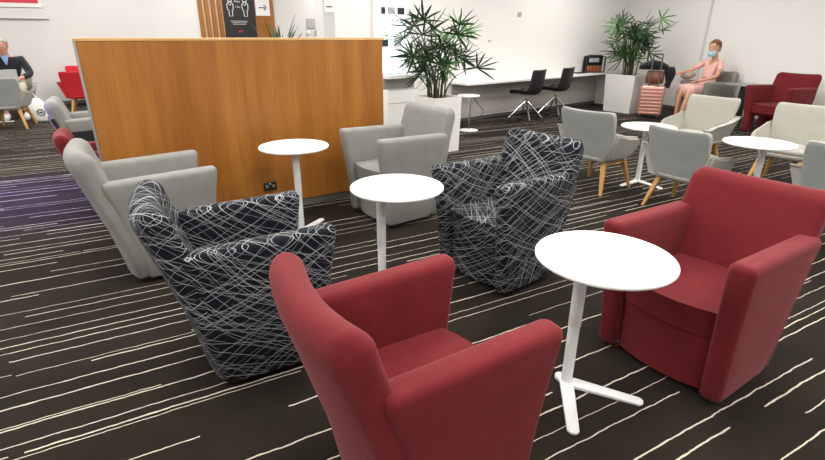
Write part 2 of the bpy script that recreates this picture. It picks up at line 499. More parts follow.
def face(d): return math.atan2(d[1], d[0]) - PI / 2
red0 = make_armchair(M['red'], 'large red fabric armchair in the foreground, seen from behind', 'red fabric armchairs')
red0.location = Vector((-.005, 1.485, 0)) * U; red0.rotation_euler.z = face((.86, .51))
A = lambda p, d, lab, grp, sw=None: dup(red0, (p[0], p[1], 0), face(d), lab, grp, sw)
A((1.495, 2.295), (-.83, -.555), 'red fabric armchair facing the camera beside the nearest white round table', 'red fabric armchairs')
scr = {'red_upholstery': M['scribble']}
A((-.875, 2.385), (.875, .48), 'black armchair with white scribble lines, behind the foreground red armchair and seen from behind', 'scribble patterned armchairs', scr)
d2 = A((.64, 3.345), (-.79, -.61), 'black armchair with white scribble lines, right of the middle white table, its seat towards us', 'scribble patterned armchairs', scr)
d2.scale = (1.0, 1.0, 1.03)
gry = {'red_upholstery': M['grey']}
A((-1.90, 3.49), (.83, .56), 'grey armchair seen from behind at the left end of the timber screen', 'grey fabric armchairs', gry)
g2 = A((-.17, 4.60), (-.8, -.60), 'grey armchair at the right end of the timber screen, facing its corner', 'grey fabric armchairs', gry)
g2.scale = (1.03, 1.03, 1.07)
A((6.15, 10.72), (-.95, -.30), 'grey armchair against the right wall with a woman in pink sitting in it', 'grey fabric armchairs', gry)
r3 = A((-2.97, 4.76), (.85, .53), 'crimson armchair mostly hidden behind a grey armchair and the screen end', 'armchairs beyond the screen', {'red_upholstery': M['red']})
r3.scale = (.84, .84, .84)
A((-3.74, 5.95), (.85, .53), 'pale grey and black armchair standing beyond the left end of the timber screen', 'armchairs beyond the screen', gry)
far = make_armchair(M['red'], 'dark red armchair with open base standing against the right wall', 'red fabric armchairs', True)
far.scale = (1.08, 1.08, 1.08)
far.location = Vector((6.47, 8.97, 0)) * U; far.rotation_euler.z = face((-.9, -.45))

red0.scale = (.98, .92, 1); red0.location = Vector((.02, 1.49, 0)) * U
# black outer shell panels of the two tone armchair
for o in list(COL.objects):
    if o.get('label', '').startswith('pale grey and black'):
        for sx in (-1, 1):
            bm = bmesh.new()
            prism(bm, [(-.17, .07), (.26, .07), (.30, .42), (.35, .64), (-.30, .62), (-.25, .36)], 'x', sx * .352, sx * .372, .006, 1,
                  warp=lambda c: (c.x - (.03 * (1 - c.z / .7)) * (1 if c.x > 0 else -1), c.y, c.z))
            fin('side_shell', bm, M['charcoal'], o)
        bm = bmesh.new()
        secs = [(y - .062, z, hw * .96, .016, math.radians(18)) for (y, z, hw) in ((-.225, .07, .318), (-.25, .20, .325), (-.29, .38, .338), (-.345, .56, .348), (-.385, .68, .358), (-.415, .76, .366))]
        slab(bm, secs, curve=.045, n=40, p=6); fin('back_shell', bm, M['charcoal'], o, ang=60)

# ------------------------------------------------------------------ white laptop tables
def make_table(label, group):
    t = thing('side_table', label, 'table', (0, 0, 0), 0, group)
    bm = bmesh.new(); R = .295
    lathe(bm, [(R - .02, .738), (R - .006, .741), (R, .748), (R, .754), (R - .003, .759), (R - .01, .76)], 72, (0, .11))
    fin('tabletop', bm, M['white'], t, ang=30)
    bm = bmesh.new()
    lathe(bm, [(.07, .728), (.075, .731), (.075, .7375)], 24, (0, .01)); fin('mounting_plate', bm, M['whitemetal'], t)
    bm = bmesh.new()
    lathe(bm, [(.027, .012), (.027, .34)], 24); fin('pole', bm, M['whitemetal'], t)
    bm = bmesh.new()
    lathe(bm, [(.0285, .34), (.0285, .343), (.0295, .345), (.0295, .735)], 24); fin('upper_pole', bm, M['whitemetal'], t)
    for a in (52, 128, 270):
        bm = bmesh.new(); a = math.radians(a); d = Vector((math.cos(a), math.sin(a))); s = Vector((-d.y, d.x))
        Lg = .36 if d.y > 0 else .07
        pts = []
        for (u, w) in ((-.01, .034), (Lg - .015, .027), (Lg, .012)): pts.append(d * u + s * w)
        for (u, w) in ((Lg, -.012), (Lg - .015, -.027), (-.01, -.034)): pts.append(d * u + s * w)
        prism(bm, [(p.x, p.y) for p in pts], 'z', 0.0, .024, .005, 2,
              warp=lambda c: (c.x, c.y, c.z * (1 - .45 * min(1, math.hypot(c.x, c.y) / .36))))
        fin('foot_bar', bm, M['whitemetal'], t)
    return t
def tdir(p, c): return math.atan2(c[1] - p[1], c[0] - p[0]) - PI / 2
tb = make_table('white round side table between the two nearest red armchairs', 'white round side tables')
tb.location = Vector((.785, 2.05, 0)) * U; tb.rotation_euler.z = math.radians(297 - 90)
TG = 'white round side tables'
dup(tb, (-.205, 3.02, 0), math.radians(-15 - 90), 'white round side table in the middle, between the two scribble patterned armchairs', TG)
dup(tb, (-.985, 4.08, 0), math.radians(107 - 90), 'white round side table standing in front of the timber screen', TG)
dup(tb, (2.72, 5.78, 0), math.radians(-105 - 90), 'white round side table with broad pole among the grey tub chairs, left of two', TG, scale=(1, 1, .9))
dup(tb, (3.28, 4.57, 0), math.radians(210 - 90), 'white round side table among the grey tub chairs, right of two', TG, scale=(1, 1, .97))
dup(tb, (-7.45, 11.75, 0), math.radians(-60), 'white table between the two red tub chairs by the far left wall', TG, scale=(1, 1, .85))
dup(tb, (-8.25, 9.75, 0), math.radians(-100), 'white table at the far left beside the seated man', TG, scale=(1, 1, .85))

# small fixed white table by the first planter
t = thing('round_pedestal_table', 'small white round table on a disc base next to the left palm planter', 'table', (1.03, 9.15, 0), 0)
bm = bmesh.new(); lathe(bm, [(.19, .60), (.2, .605), (.2, .622), (.19, .627)], 40, (-.02, .05)); fin('tabletop', bm, M['white'], t)
bm = bmesh.new(); lathe(bm, [(.016, .012), (.016, .605)], 14); fin('pole', bm, M['chrome'], t)
bm = bmesh.new(); lathe(bm, [(.17, 0), (.17, .008), (.04, .016)], 40); fin('base', bm, M['whitemetal'], t)
bm = bmesh.new()
tube(bm, [(.06, .02, .605), (.09, -.02, .55), (.14, -.06, .48), (.22, -.03, .40), (.25, 0, .32), (.20, .02, .26), (.10, .02, .22), (.02, .01, .20)], .006, 6)
tag(fin('power_cable', bm, M['black']), 'black cable hanging down beside the small white pedestal table', 'cable', (1.03, 9.15, 0))

# ------------------------------------------------------------------ tub chairs with wooden legs
def make_tub(label, group, inner, outer, name='tub_chair'):
    t = thing(name, label, 'chair', (0, 0, 0), 0, group)
    # backrest: leaning, wider at top, slightly curved; pale face and blue-grey outer skin
    def back(off, ht, k=1.0):
        bm = bmesh.new()
        path = [(-.225, .345, .225), (-.228, .37, .250), (-.245, .46, .280), (-.272, .58, .300), (-.297, .68, .312), (-.325, .78, .322), (-.343, .845, .320), (-.350, .868, .308), (-.353, .878, .290)]
        secs = []
        for i, (y, z, hw) in enumerate(path):
            tt = ht * (.45 if i in (0, len(path) - 1) else (.85 if i in (1, len(path) - 2) else 1))
            secs.append((y + off, z, hw * k, tt, math.radians(15)))
        slab(bm, secs, curve=.05, n=48, p=6)
        return bm
    fin('backrest', back(0, .024), inner, t, ang=60)
    fin('back_shell', back(-.022, .012, .99), outer, t, ang=60)
    # arms: low wings folding forward out of the seat, rising towards the back
    for s in (-1, 1):
        bm = bmesh.new()
        side = [(-.235, .37), (.14, .37), (.235, .45), (.240, .54), (.16, .585), (-.10, .62), (-.26, .665)]
        prism(bm, side, 'x', 0, .052, 0)
        bmesh.ops.subdivide_edges(bm, edges=[e for e in bm.edges if abs(e.verts[0].co.x - e.verts[1].co.x) < .01], cuts=1)
        for v in bm.verts:
            k = (v.co.z - .37) / .26
            x = .225 + v.co.x + .085 * k + .02 * math.sin(max(0, min(1, (v.co.y + .25) / .5)) * PI)
            v.co.x = s * x
        bmesh.ops.bevel(bm, geom=[e for e in bm.edges if e.calc_face_angle(0) > .5], offset=.016, segments=3, affect='EDGES')
        fin('arm', bm, inner, t, ang=50)
    # seat pad on a thin curved shell
    bm = bmesh.new()
    rings = []
    for (z, k) in ((.382, .86), (.400, .96), (.420, 1.0), (.440, .98), (.452, .90), (.456, .75)):
        rings.append([(a * k, b * k - .005, z) for a, b in srect(.25, .255, 40, 4.5)])
    loft(bm, rings); fin('seat', bm, inner, t, ang=60)
    bm = bmesh.new(); rings = []
    for (z, k) in ((.320, .55), (.327, .80), (.350, .98), (.378, 1.04), (.395, 1.02)):
        rings.append([(a * k, b * k - .005, z) for a, b in srect(.25, .255, 40, 4.0)])
    loft(bm, rings); fin('seat_shell', bm, inner, t, ang=60)
    for sx in (-1, 1):
        for sy in (-1, 1):
            bm = bmesh.new(); tp = Vector((sx * .185, sy * .175, .345)); ft = Vector((sx * .262, sy * .275, 0))
            rings = []
            for k in (0, .15, 1):
                p = ft.lerp(tp, k); hw = .014 + .017 * k; hd = .014 + .013 * k
                rings.append([(p.x + a, p.y + b, p.z) for a, b in srect(hw, hd, 16, 5)])
            loft(bm, rings); fin('leg', bm, M['legwood'], t, ang=50)
    for sx in (-1, 1):
        bm = bmesh.new(); box(bm, (sx * .19, 0, .315), (.035, .36, .04), .006); fin('rail', bm, M['legwood'], t)
    return t
TC = 'grey tub chairs on oak legs'
tub = make_tub('grey tub chair with oak legs seen from behind, left of the left white table', TC, M['palegrey'], M['backgrey'])
tub.scale = (1.03, 1.03, 1.02); tub.location = Vector((2.13, 5.58, 0)) * U; tub.rotation_euler.z = face((.80, .60))
dup(tub, (2.76, 4.82, 0), face((.85, .53)), 'grey tub chair seen from behind, just above the right red armchair back', TC, scale=(.95, .97, .94))
dup(tub, (3.68, 6.50, 0), face((-.86, -.5)), 'grey tub chair facing us beyond the left white table, below the woman', TC)
dup(tub, (4.35, 5.65, 0), face((-.80, -.60)), 'grey tub chair facing us beyond the right white table, below the far red armchair', TC)
dup(tub, (3.50, 3.76, 0), face((.75, .66)), 'grey tub chair cut off by the right edge of the photo', TC)
dup(tub, (-7.45, 9.30, 0), face((-.35, .94)), 'grey tub chair at far left with its back to us, in front of the man', TC)
dup(tub, (-8.40, 10.75, 0), face((.52, -.85)), 'grey tub chair the man by the far left wall sits in', TC, scale=(1, 1, .92))
rsw = {'pale_grey_wool': M['red2'], 'blue_grey_wool': M['red2']}
RG = 'red tub chairs by the far left wall'
dup(tub, (-7.12, 11.0, 0), face((-.45, .9)), 'red tub chair seen from behind near the far left wall', RG, rsw)
dup(tub, (-7.95, 12.35, 0), face((.45, -.89)), 'red tub chair closest to the far left wall, facing us', RG, rsw)

# ------------------------------------------------------------------ timber screen
PL, PR = Vector((-2.525, 3.94)), Vector((-.313, 5.36))
pd = (PR - PL).normalized(); pn = Vector((pd.y, -pd.x)); Lp = (PR - PL).length
sc = thing('timber_screen', 'chest high orange timber veneer screen with a pale top edge behind the grey armchairs', 'screen', (PL.x, PL.y, 0), rzof(pd))
fin('veneer_panel', B((Lp / 2, .09, .831), (Lp, .18, 1.522), .003, 1), M['oak'], sc, smooth=False)
fin('plinth', B((Lp / 2, .10, .035), (Lp - .03, .15, .07)), M['alu'], sc, smooth=False)
fin('top_edge', B((Lp / 2, .09, 1.601), (Lp + .03, .19, .022), .002, 1), M['oak_edge'], sc, smooth=False)
fin('end_cap', B((-.01, .09, .80), (.02, .184, 1.58), .002, 1), M['alu'], sc, smooth=False)
so = thing('power_outlet', 'black double power socket low on the timber screen', 'outlet', (0, 0, 0), rzof(pd))
ps = PL + pd * 1.22
# centre of the socket follows the screen face
sk = Vector((-1.40, 4.66)); sk = PL + pd * (sk - PL).dot(pd) + pn * .006
so.location = Vector((sk.x, sk.y, .255)) * U
fin('plate', B((0, 0, 0), (.125, .012, .085), .004, 1), M['black'], so, smooth=False)
for x in (-.032, .032):
    bm = B((x, -.009, .0), (.030, .008, .035), .003, 1); fin('socket', bm, M['darkgrey'], so)
    for dx in (-.008, .008): fin('pin_slot', B((x + dx, -.0135, .006), (.003, .002, .009)), M['paperwhite'], so, smooth=False)
fin('switch', B((0, -.009, .026), (.014, .006, .010), .002, 1), M['paperwhite'], so)

# ------------------------------------------------------------------ desk along back wall
rw = rzof(W)
DZ = .80
dk = thing('wall_desk', 'long white worktop fixed along the back wall behind the office chairs', 'desk', (W0.x, W0.y, 0), rw)
fin('worktop', B((2.45, -.27, DZ - .02), (5.2, .54, .04), .004, 1), M['white'], dk, smooth=False)
fin('end_panel', B((5.0, -.27, (DZ - .04) / 2), (.04, .50, DZ - .04), .003, 1), M['white'], dk, smooth=False)
fin('modesty_panel', B((2.45, -.012, .43), (5.05, .02, .66)), M['undergrey'], dk, smooth=False)
# ------------------------------------------------------------------ office chairs
def make_office(label, group):
    t = thing('swivel_chair', label, 'office chair', (0, 0, 0), 0, group)
    bm = bmesh.new(); rings = []
    # one-piece shell: seat curving up into back
    prof = [(.24, .50), (.20, .515), (.08, .505), (-.08, .495), (-.16, .505), (-.20, .55), (-.225, .65), (-.245, .76), (-.26, .87), (-.264, .90)]
    for i, (y, z) in enumerate(prof):
        a = prof[max(0, i - 1)]; b = prof[min(len(prof) - 1, i + 1)]
        d = Vector((b[0] - a[0], b[1] - a[1])).normalized(); nrm = Vector((-d.y, d.x))
        hw = .235 * (.80 if i == 0 else .94 if i in (1, len(prof) - 1) else 1.0) * (1 if i < 6 else .96)
        ring = []
        for (u, w) in srect(hw, .016, 28, 4):
            lift = .05 * (u / .235) ** 4 + .02 * (u / .235) ** 2
            k = w - lift
            ring.append((u, y + nrm.x * k, z + nrm.y * k))
        rings.append(ring)
    loft(bm, rings); fin('seat_shell', bm, M['black'], t, ang=60)
    bm = bmesh.new(); lathe(bm, [(.03, .27), (.03, .40), (.022, .41), (.022, .475), (.06, .48), (.06, .495)], 16); fin('column', bm, M['chrome'], t)
    for k in range(4):
        a = PI / 4 + k * PI / 2; d = Vector((math.cos(a), math.sin(a), 0))
        bm = bmesh.new(); tube(bm, [d * .02 + Vector((0, 0, .36)), d * .05 + Vector((0, 0, .345)), d * .32 + Vector((0, 0, .075))], [.018, .018, .011], 8)
        lg = fin('leg', bm, M['chrome'], t)
        bm = bmesh.new(); s = Vector((-d.y, d.x, 0))
        tube(bm, [d * .325 + s * -.018 + Vector((0, 0, .03)), d * .325 + s * .018 + Vector((0, 0, .03))], .03, 14)
        tube(bm, [d * .32 + Vector((0, 0, .05)), d * .32 + Vector((0, 0, .085))], .010, 8)
        fin('castor', bm, M['black'], lg)
    return t
oc = make_office('black shell swivel chair on chrome legs at the desk, left of the pair', 'swivel chairs at the wall desk')
oc.scale = (1.1, 1.1, 1.13); oc.location = Vector((2.24, 10.02, 0)) * U; oc.rotation_euler.z = face((-.75, .66))
dup(oc, (3.0, 10.72, 0), face((-.75, .66)), 'black shell swivel chair on chrome legs at the desk, right of the pair', 'swivel chairs at the wall desk')

# ------------------------------------------------------------------ things on the desk
def onW(t, d, z): p = W0 + W * t + WN * d; return (p.x, p.y, z)
bk = thing('display_box', 'black open frame box with small packets standing on the white worktop', 'display box', onW(4.35, .27, DZ), rw - .62)
bm = bmesh.new()
for sx in (-.22, .22):
    for sy in (-.09, .09): box(bm, (sx, sy, .19), (.028, .02, .36), .003, 1)
for sy in (-.09, .09):
    box(bm, (0, sy, .012), (.46, .02, .024), .003, 1); box(bm, (0, sy, .365), (.42, .02, .022), .003, 1)
box(bm, (0, 0, .012), (.44, .17, .015))
fin('frame', bm, M['black'], bk)
fin('top_cover', B((.0, 0, .385), (.30, .16, .03), .01), M['black'], bk)
fin('back_panel', B((0, .075, .19), (.42, .01, .34)), M['black'], bk)
fin('price_card', B((-.045, -.075, .285), (.24, .006, .10)), M['artpale'], bk, smooth=False)
for i, x in enumerate((-.15, -.08, -.01, .06, .13)):
    p = fin('snack_packet', B((0, 0, .07), (.055, .05, .14), .008), M['amber'])
    R = Matrix.Rotation(rw - .62, 4, 'Z') @ Vector((x, -.03, 0)); q = Vector(onW(4.35, .27, DZ + .02)) + R
    tag(p, 'small reddish packet in the row inside the black display box', 'packet', q, rw - .62 + (i - 2) * .06, 'packets in the black display box')
bm = B((0, 0, .012), (.34, .20, .02), .005); tag(fin('tablet_computer', bm, M['black']), 'flat black device lying on the worktop left of the display box', 'tablet', onW(3.86, .24, DZ), rw)

# wall fittings
def onwall(o, p0, d, n, t, z, off=.0):
    p = p0 + d * t + n * off; o.location = Vector((p.x, p.y, z)) * U; o.rotation_euler.z = rzof(d)
o = fin('sensor_plate', B((0, -.008, 0), (.11, .016, .085), .004, 1), M['switchgrey']); tag(o, 'small grey plate high on the white wall above the desk', 'wall plate'); onwall(o, W0, W, WN, 1.78, 2.03)
o = fin('wall_clip', B((0, -.006, 0), (.07, .012, .035), .003, 1), M['switchgrey']); tag(o, 'tiny grey clip on the white wall near the left end of desk', 'clip'); onwall(o, W0, W, WN, .92, 1.52)
o = fin('wall_sensor', B((0, -.008, 0), (.10, .016, .04), .004, 1), M['rednote']); tag(o, 'small red tag on the white wall at the top edge right of the palm', 'tag'); onwall(o, C, RD, RN, 1.75, 2.42)

# ------------------------------------------------------------------ palms
def make_palm(label, loc, rz, side, h, nst, seed, leafR, hgt, spread, bright, taper=.06):
    rnd = random.Random(seed)
    t = thing('potted_palm', label, 'plant', loc, rz)
    bm = bmesh.new(); s = side / 2; b = s * (1 - taper)
    # hollow tapered square pot
    def rg(r, z): return [(-r, -r, z), (r, -r, z), (r, r, z), (-r, r, z)]
    R = loft(bm, [rg(b, 0), rg(s, h), rg(s - .03, h), rg(s - .035, h - .07)], cap=False)
    bm.faces.new(R[0]); bm.faces.new(R[-1])
    fin('planter', bm, M['planter'], t, smooth=False)
    bm = bmesh.new(); box(bm, (0, 0, h - .055), (side - .075, side - .075, .03))
    fin('soil', bm, M['soil'], t, smooth=False)
    for i in range(nst):
        a = rnd.uniform(0, 2 * PI); r0 = rnd.uniform(.02, side * .30)
        x0, y0 = r0 * math.cos(a), r0 * math.sin(a)
        top = hgt * rnd.uniform(.35, .98) if i > 2 else hgt * (.9 + .04 * i)
        lean = rnd.uniform(.15, .5) * spread
        a2 = a + rnd.uniform(-.9, .9)
        pts = []
        for k in range(6):
            u = k / 5
            pts.append(Vector((x0 + lean * .5 * u ** 2 * math.cos(a2), y0 + lean * .5 * u ** 2 * math.sin(a2), h - .045 + (top) * .8 * u)))
        bm = bmesh.new(); tube(bm, pts, [.013, .012, .011, .010, .009, .006], 7); fin('cane', bm, M['cane'], t)
        for j in range(rnd.choice((2, 3, 3))):
            base = pts[(5, 4, 2)[j]]
            aa = a2 + rnd.uniform(-1.3, 1.3) + (PI * .8 if j == 1 else 0)
            el = rnd.uniform(.25, 1.1)
            pl_ = rnd.uniform(.16, .34) * spread
            tip = base + Vector((math.cos(aa) * math.cos(el), math.sin(aa) * math.cos(el), math.sin(el))) * pl_
            bm = bmesh.new(); tube(bm, [base, base.lerp(tip, .5) + Vector((0, 0, .02)), tip], [.005, .004, .003], 5)
            out = Vector((math.cos(aa), math.sin(aa), 0)); sd0 = Vector((-out.y, out.x, 0))
            pitch = rnd.uniform(-.2, 1.1)
            ax = (out * math.cos(pitch) + Vector((0, 0, math.sin(pitch)))); up0 = ax.cross(sd0) * -1
            rl = rnd.uniform(-1.1, 1.1); sd = sd0 * math.cos(rl) + up0 * math.sin(rl); up = ax.cross(sd) * -1
            nl = rnd.randint(7, 10)
            for q in range(nl):
                th = (q / (nl - 1) - .5) * rnd.uniform(3.0, 4.0)
                d = ax * math.cos(th) + sd * math.sin(th)
                Lf = leafR * rnd.uniform(.75, 1.1) * (1 - .18 * abs(th) / 1.6); wf = rnd.uniform(.009, .0145) * (leafR / .3)
                dr = rnd.uniform(.04, .22)
                L, Rr = [], []
                perp = d.cross(up).normalized()
                fold = up * .004
                prev = None
                for k, (uu, ww) in enumerate(((0, .35), (.25, .95), (.55, 1), (.8, .7), (1, .06))):
                    p = tip + d * (Lf * uu) + up * (.05 * Lf * math.sin(uu * PI)) + Vector((0, 0, -dr * Lf * uu ** 2.2))
                    row = [bm.verts.new(p + perp * wf * ww + fold), bm.verts.new(p), bm.verts.new(p - perp * wf * ww + fold)]
                    if prev:
                        bm.faces.new((prev[0], row[0], row[1], prev[1])); bm.faces.new((prev[1], row[1], row[2], prev[2]))
                    prev = row
            fin('fan_leaf', bm, M['leaf2'] if rnd.random() < bright else M['leaf'], t, ang=80)
    return t
make_palm('tall fan palm in a square white planter at the left end of the wall desk', (.365, 7.49, 0), math.atan2(.6, .8), .50, .80, 18, 11, .36, 1.18, 1.15, .15)
make_palm('tall fan palm in a tapered white planter between the wall desk and the pink suitcase', (4.92, 11.72, 0), math.atan2(.55, .8), .74, .82, 19, 29, .40, 1.36, .95, .45, .10)

# spiky plant behind the screen
t = thing('spiky_plant', 'small spiky green plant showing above the timber screen', 'plant', (-1.78, 7.0, 0), .3)
bm = bmesh.new(); lathe(bm, [(.16, 0), (.2, 1.18), (.185, 1.18), (.18, 1.12), (.05, 1.12)], 28); fin('planter', bm, M['planter'], t)
rnd = random.Random(3)
for i in range(26):
    bm = bmesh.new(); a = rnd.uniform(0, 2 * PI); el = rnd.uniform(.5, 1.45); L = rnd.uniform(.65, 1.02)
    d = Vector((math.cos(a) * math.cos(el), math.sin(a) * math.cos(el), math.sin(el))); s = Vector((-math.sin(a), math.cos(a), 0)); prev = None
    for (u, w) in ((0, .012), (.3, .022), (.65, .018), (1, .001)):
        p = Vector((0, 0, 1.12)) + d * L * u + Vector((0, 0, -.22 * L * u ** 2.5)); f = Vector((0, 0, .006))
        row = [bm.verts.new(p + s * w + f), bm.verts.new(p), bm.verts.new(p - s * w + f)]
        if prev: bm.faces.new((prev[0], row[0], row[1], prev[1])); bm.faces.new((prev[1], row[1], row[2], prev[2]))
        prev = row
    fin('leaf_blade', bm, M['leaf'], t, ang=80)

# ------------------------------------------------------------------ luggage
sd = Vector((.80, -.60)) ; srz = math.atan2(-.42, .90)
SP = (4.98, 10.62, 0)
t = thing('suitcase', 'rose gold hard shell cabin suitcase with its handle up beside the seated woman', 'suitcase', SP, srz)
bm = bmesh.new(); box(bm, (0, .13, .365), (.47, .27, .60), .04, 3)
fin('shell', bm, M['rose'], t)
for i in range(8):
    bm = bmesh.new(); box(bm, (0, -.008, .115 + i * .070), (.40, .016, .036), .007, 2); fin('rib', bm, M['rose'], t)
fin('zip_band', B((0, .13, .365), (.476, .022, .606), .006, 1), M['darkgrey'], t)
for sx in (-.17, .17):
    for sy in (.03, .23):
        bm = bmesh.new(); tube(bm, [(sx - .014, sy, .03), (sx + .014, sy, .03)], .03, 14); box(bm, (sx, sy, .06), (.03, .03, .03)); fin('wheel', bm, M['black'], t)
bm = bmesh.new()
for sx in (-.085, .085): tube(bm, [(sx, .02, .64), (sx, .02, 1.26)], .014, 8)
tube(bm, [(-.095, .02, 1.25), (-.08, .02, 1.285), (.08, .02, 1.285), (.095, .02, 1.25)], .018, 10)
fin('pull_handle', bm, M['darkgrey'], t)
bm = bmesh.new(); tube(bm, [(-.10, .08, .665), (-.09, .08, .69), (.09, .08, .69), (.10, .08, .665)], .010, 8); fin('carry_handle', bm, M['black'], t)
def onS(x, y, z): v = Matrix.Rotation(srz, 4, 'Z') @ Vector((x, y, 0)); return (SP[0] + v.x, SP[1] + v.y, z)
t = thing('handbag', 'brown leather handbag standing on top of the pink suitcase', 'bag', onS(0, .145, .70), srz)
bm = bmesh.new(); rings = []
for (z, w, d) in ((.0, .155, .06), (.02, .175, .075), (.12, .18, .08), (.22, .16, .06), (.26, .14, .03)): rings.append([(a, b, z) for a, b in srect(w, d, 32, 4)])
loft(bm, rings); fin('body', bm, M['brownleather'], t)
bm = bmesh.new(); box(bm, (-.07, -.085, .10), (.10, .03, .11), .015); box(bm, (.07, -.085, .10), (.10, .03, .11), .015); fin('front_pocket', bm, M['brownleather'], t)
bm = bmesh.new(); tube(bm, [(-.09, 0, .24), (-.07, 0, .34), (0, 0, .38), (.07, 0, .34), (.09, 0, .24)], .009, 8); fin('strap', bm, M['brownleather'], t)
# dark jacket bundled over the bag and drooping at right
t = thing('jacket', 'black jacket bundled over the brown handbag and hanging towards the woman', 'jacket', onS(.0, .165, .96), srz)
bm = bmesh.new(); rings = []
rr = random.Random(5)
for i in range(9):
    u = i / 8; x = -.33 + .56 * u; r = .085 * (math.sin(PI * (.1 + .8 * u))) + .02
    rings.append([(x, math.cos(2 * PI * k / 20) * r * 1.3 + rr.uniform(-.008, .008), .06 + .05 * math.sin(u * PI) + math.sin(2 * PI * k / 20) * r * .95 + rr.uniform(-.01, .01)) for k in range(20)])
loft(bm, rings); fin('body', bm, M['blackcloth'], t, ang=80)
bm = bmesh.new(); rings = []
for i in range(8):
    u = i / 7; z = .08 - .42 * u; r = .10 - .03 * u + .02 * math.sin(u * 6)
    rings.append([(.24 + .04 * math.sin(u * 3) + math.cos(2 * PI * k / 18) * r * .95 + rr.uniform(-.012, .012), .0 + math.sin(2 * PI * k / 18) * r * .7 + rr.uniform(-.01, .01), z) for k in range(18)])
loft(bm, rings); fin('sleeve', bm, M['blackcloth'], t, ang=80)

# dark side table by the woman
t = thing('dark_side_table', 'dark grey topped side table between the seated woman and far red armchair', 'table', (6.42, 9.92, 0), .2)
bm = bmesh.new(); lathe(bm, [(.31, .745), (.33, .75), (.33, .768), (.32, .772)], 48); fin('tabletop', bm, M['tabledark'], t)
bm = bmesh.new(); prism(bm, [(-.10, .02), (.10, .02), (.07, .745), (-.07, .745)], 'y', -.02, .02, .004, 1); fin('pedestal', bm, M['inkblack'], t, smooth=False)
bm = bmesh.new(); box(bm, (0, 0, .01), (.38, .38, .02), .005, 1); fin('base', bm, M['inkblack'], t, smooth=False)

# ------------------------------------------------------------------ far left wall: timber fins, signs, picture
def LW(t): return L0 + LD * t
fp = thing('timber_wall_panel', 'orange timber fin cladding with a flat panel on the far wall above the screen', 'wall panel', (LW(3.95).x, LW(3.95).y, 0), rzof(LD))
for i in range(4):
    fin('fin', B((.05 + i * .165, -.05, 1.75), (.10, .10, 3.3), .006, 1), M['oak'], fp, smooth=False)
    fin('fin_edge', B((.115 + i * .165, -.05, 1.75), (.016, .085, 3.3)), M['oak_edge'], fp, smooth=False)
fin('flat_panel', B((1.35, -.03, 1.75), (1.36, .06, 3.3), .004, 1), M['oak'], fp, smooth=False)
ps_ = thing('poster', 'black distancing poster with two outlined figures hanging on the timber wall panel', 'poster', (0, 0, 0), rzof(LD))
onwall(ps_, L0, LD, LN, 4.98, 2.12, .062)
fin('sheet', B((0, -.008, 0), (.92, .015, 1.25), .002, 1), M['inkblack'], ps_, smooth=False)
def ring_line(bm, pts, r=.012):
    tube(bm, pts + [pts[0], pts[1]], r, 6)
for sx in (-1, 1):
    bm = bmesh.new(); cx = sx * .20
    ring_line(bm, [(cx + .06 * math.cos(a), -.02, .39 + .065 * math.sin(a)) for a in [2 * PI * k / 16 for k in range(16)]], .010)
    ring_line(bm, [(cx + p[0] * .85, -.02, .25 + p[1] * .75) for p in ((-.05, .09), (.05, .09), (.10, .0), (.085, -.16), (.055, -.18), (.05, -.38), (-.05, -.38), (-.055, -.18), (-.085, -.16), (-.10, 0))], .010)
    bmx = [(cx - .04, -.02, .28), (cx, -.02, .235), (cx + .04, -.02, .28)]
    tube(bm, bmx, .009, 6)
    fin('figure_outline', bm, M['paperwhite'], ps_)
def textobj(name, body, size, mat, parent, loc):
    cu = bpy.data.curves.new(name, 'FONT'); cu.body = body; cu.size = size * U; cu.align_x = 'CENTER'; cu.align_y = 'CENTER'; cu.extrude = .001
    cu.materials.append(mat)
    o = bpy.data.objects.new(name, cu); COL.objects.link(o)
    dg = bpy.context.evaluated_depsgraph_get(); me = bpy.data.meshes.new_from_object(o.evaluated_get(dg))
    bpy.data.objects.remove(o)
    m2 = bpy.data.objects.new(name, me); COL.objects.link(m2); m2.parent = parent
    m2.location = Vector(loc) * U; m2.rotation_euler = (PI / 2, 0, 0)
    return m2
textobj('heading', 'social distance', .10, M['paperwhite'], ps_, (0, -.018, .53))
textobj('middle_text', 'Keep', .075, M['paperwhite'], ps_, (0, -.018, .34))
textobj('distance_text', '1.5m', .075, M['paperwhite'], ps_, (0, -.018, .20))
bm = bmesh.new()
for k, z in enumerate((-.14, -.18, -.22)): box(bm, (0, -.018, z - .02), (.46 - .05 * k, .003, .016))
fin('fine_print', bm, M['switchgrey'], ps_, smooth=False)
bm = bmesh.new(); box(bm, (-.02, -.018, -.43), (.045, .003, .05), rot=None); box(bm, (.05, -.018, -.42), (.05, .003, .035)); fin('emblem', bm, M['rednote'], ps_, smooth=False)
sg = thing('arrow_sign', 'white sign with dark arrow pointing right on timber panel', 'sign', (0, 0, 0), rzof(LD))
onwall(sg, L0, LD, LN, 5.67, 2.42, .062)
fin('sheet', B((0, -.006, 0), (.40, .012, .62), .002, 1), M['paperwhite'], sg, smooth=False)
bm = bmesh.new(); box(bm, (-.03, -.016, -.10), (.16, .004, .025))
prism(bm, [(.02, -.03), (.055, -.03), (.11, -.10), (.055, -.17), (.02, -.17), (.075, -.10)], 'y', -.018, -.014)
fin('arrow', bm, M['inknavy'], sg, smooth=False)
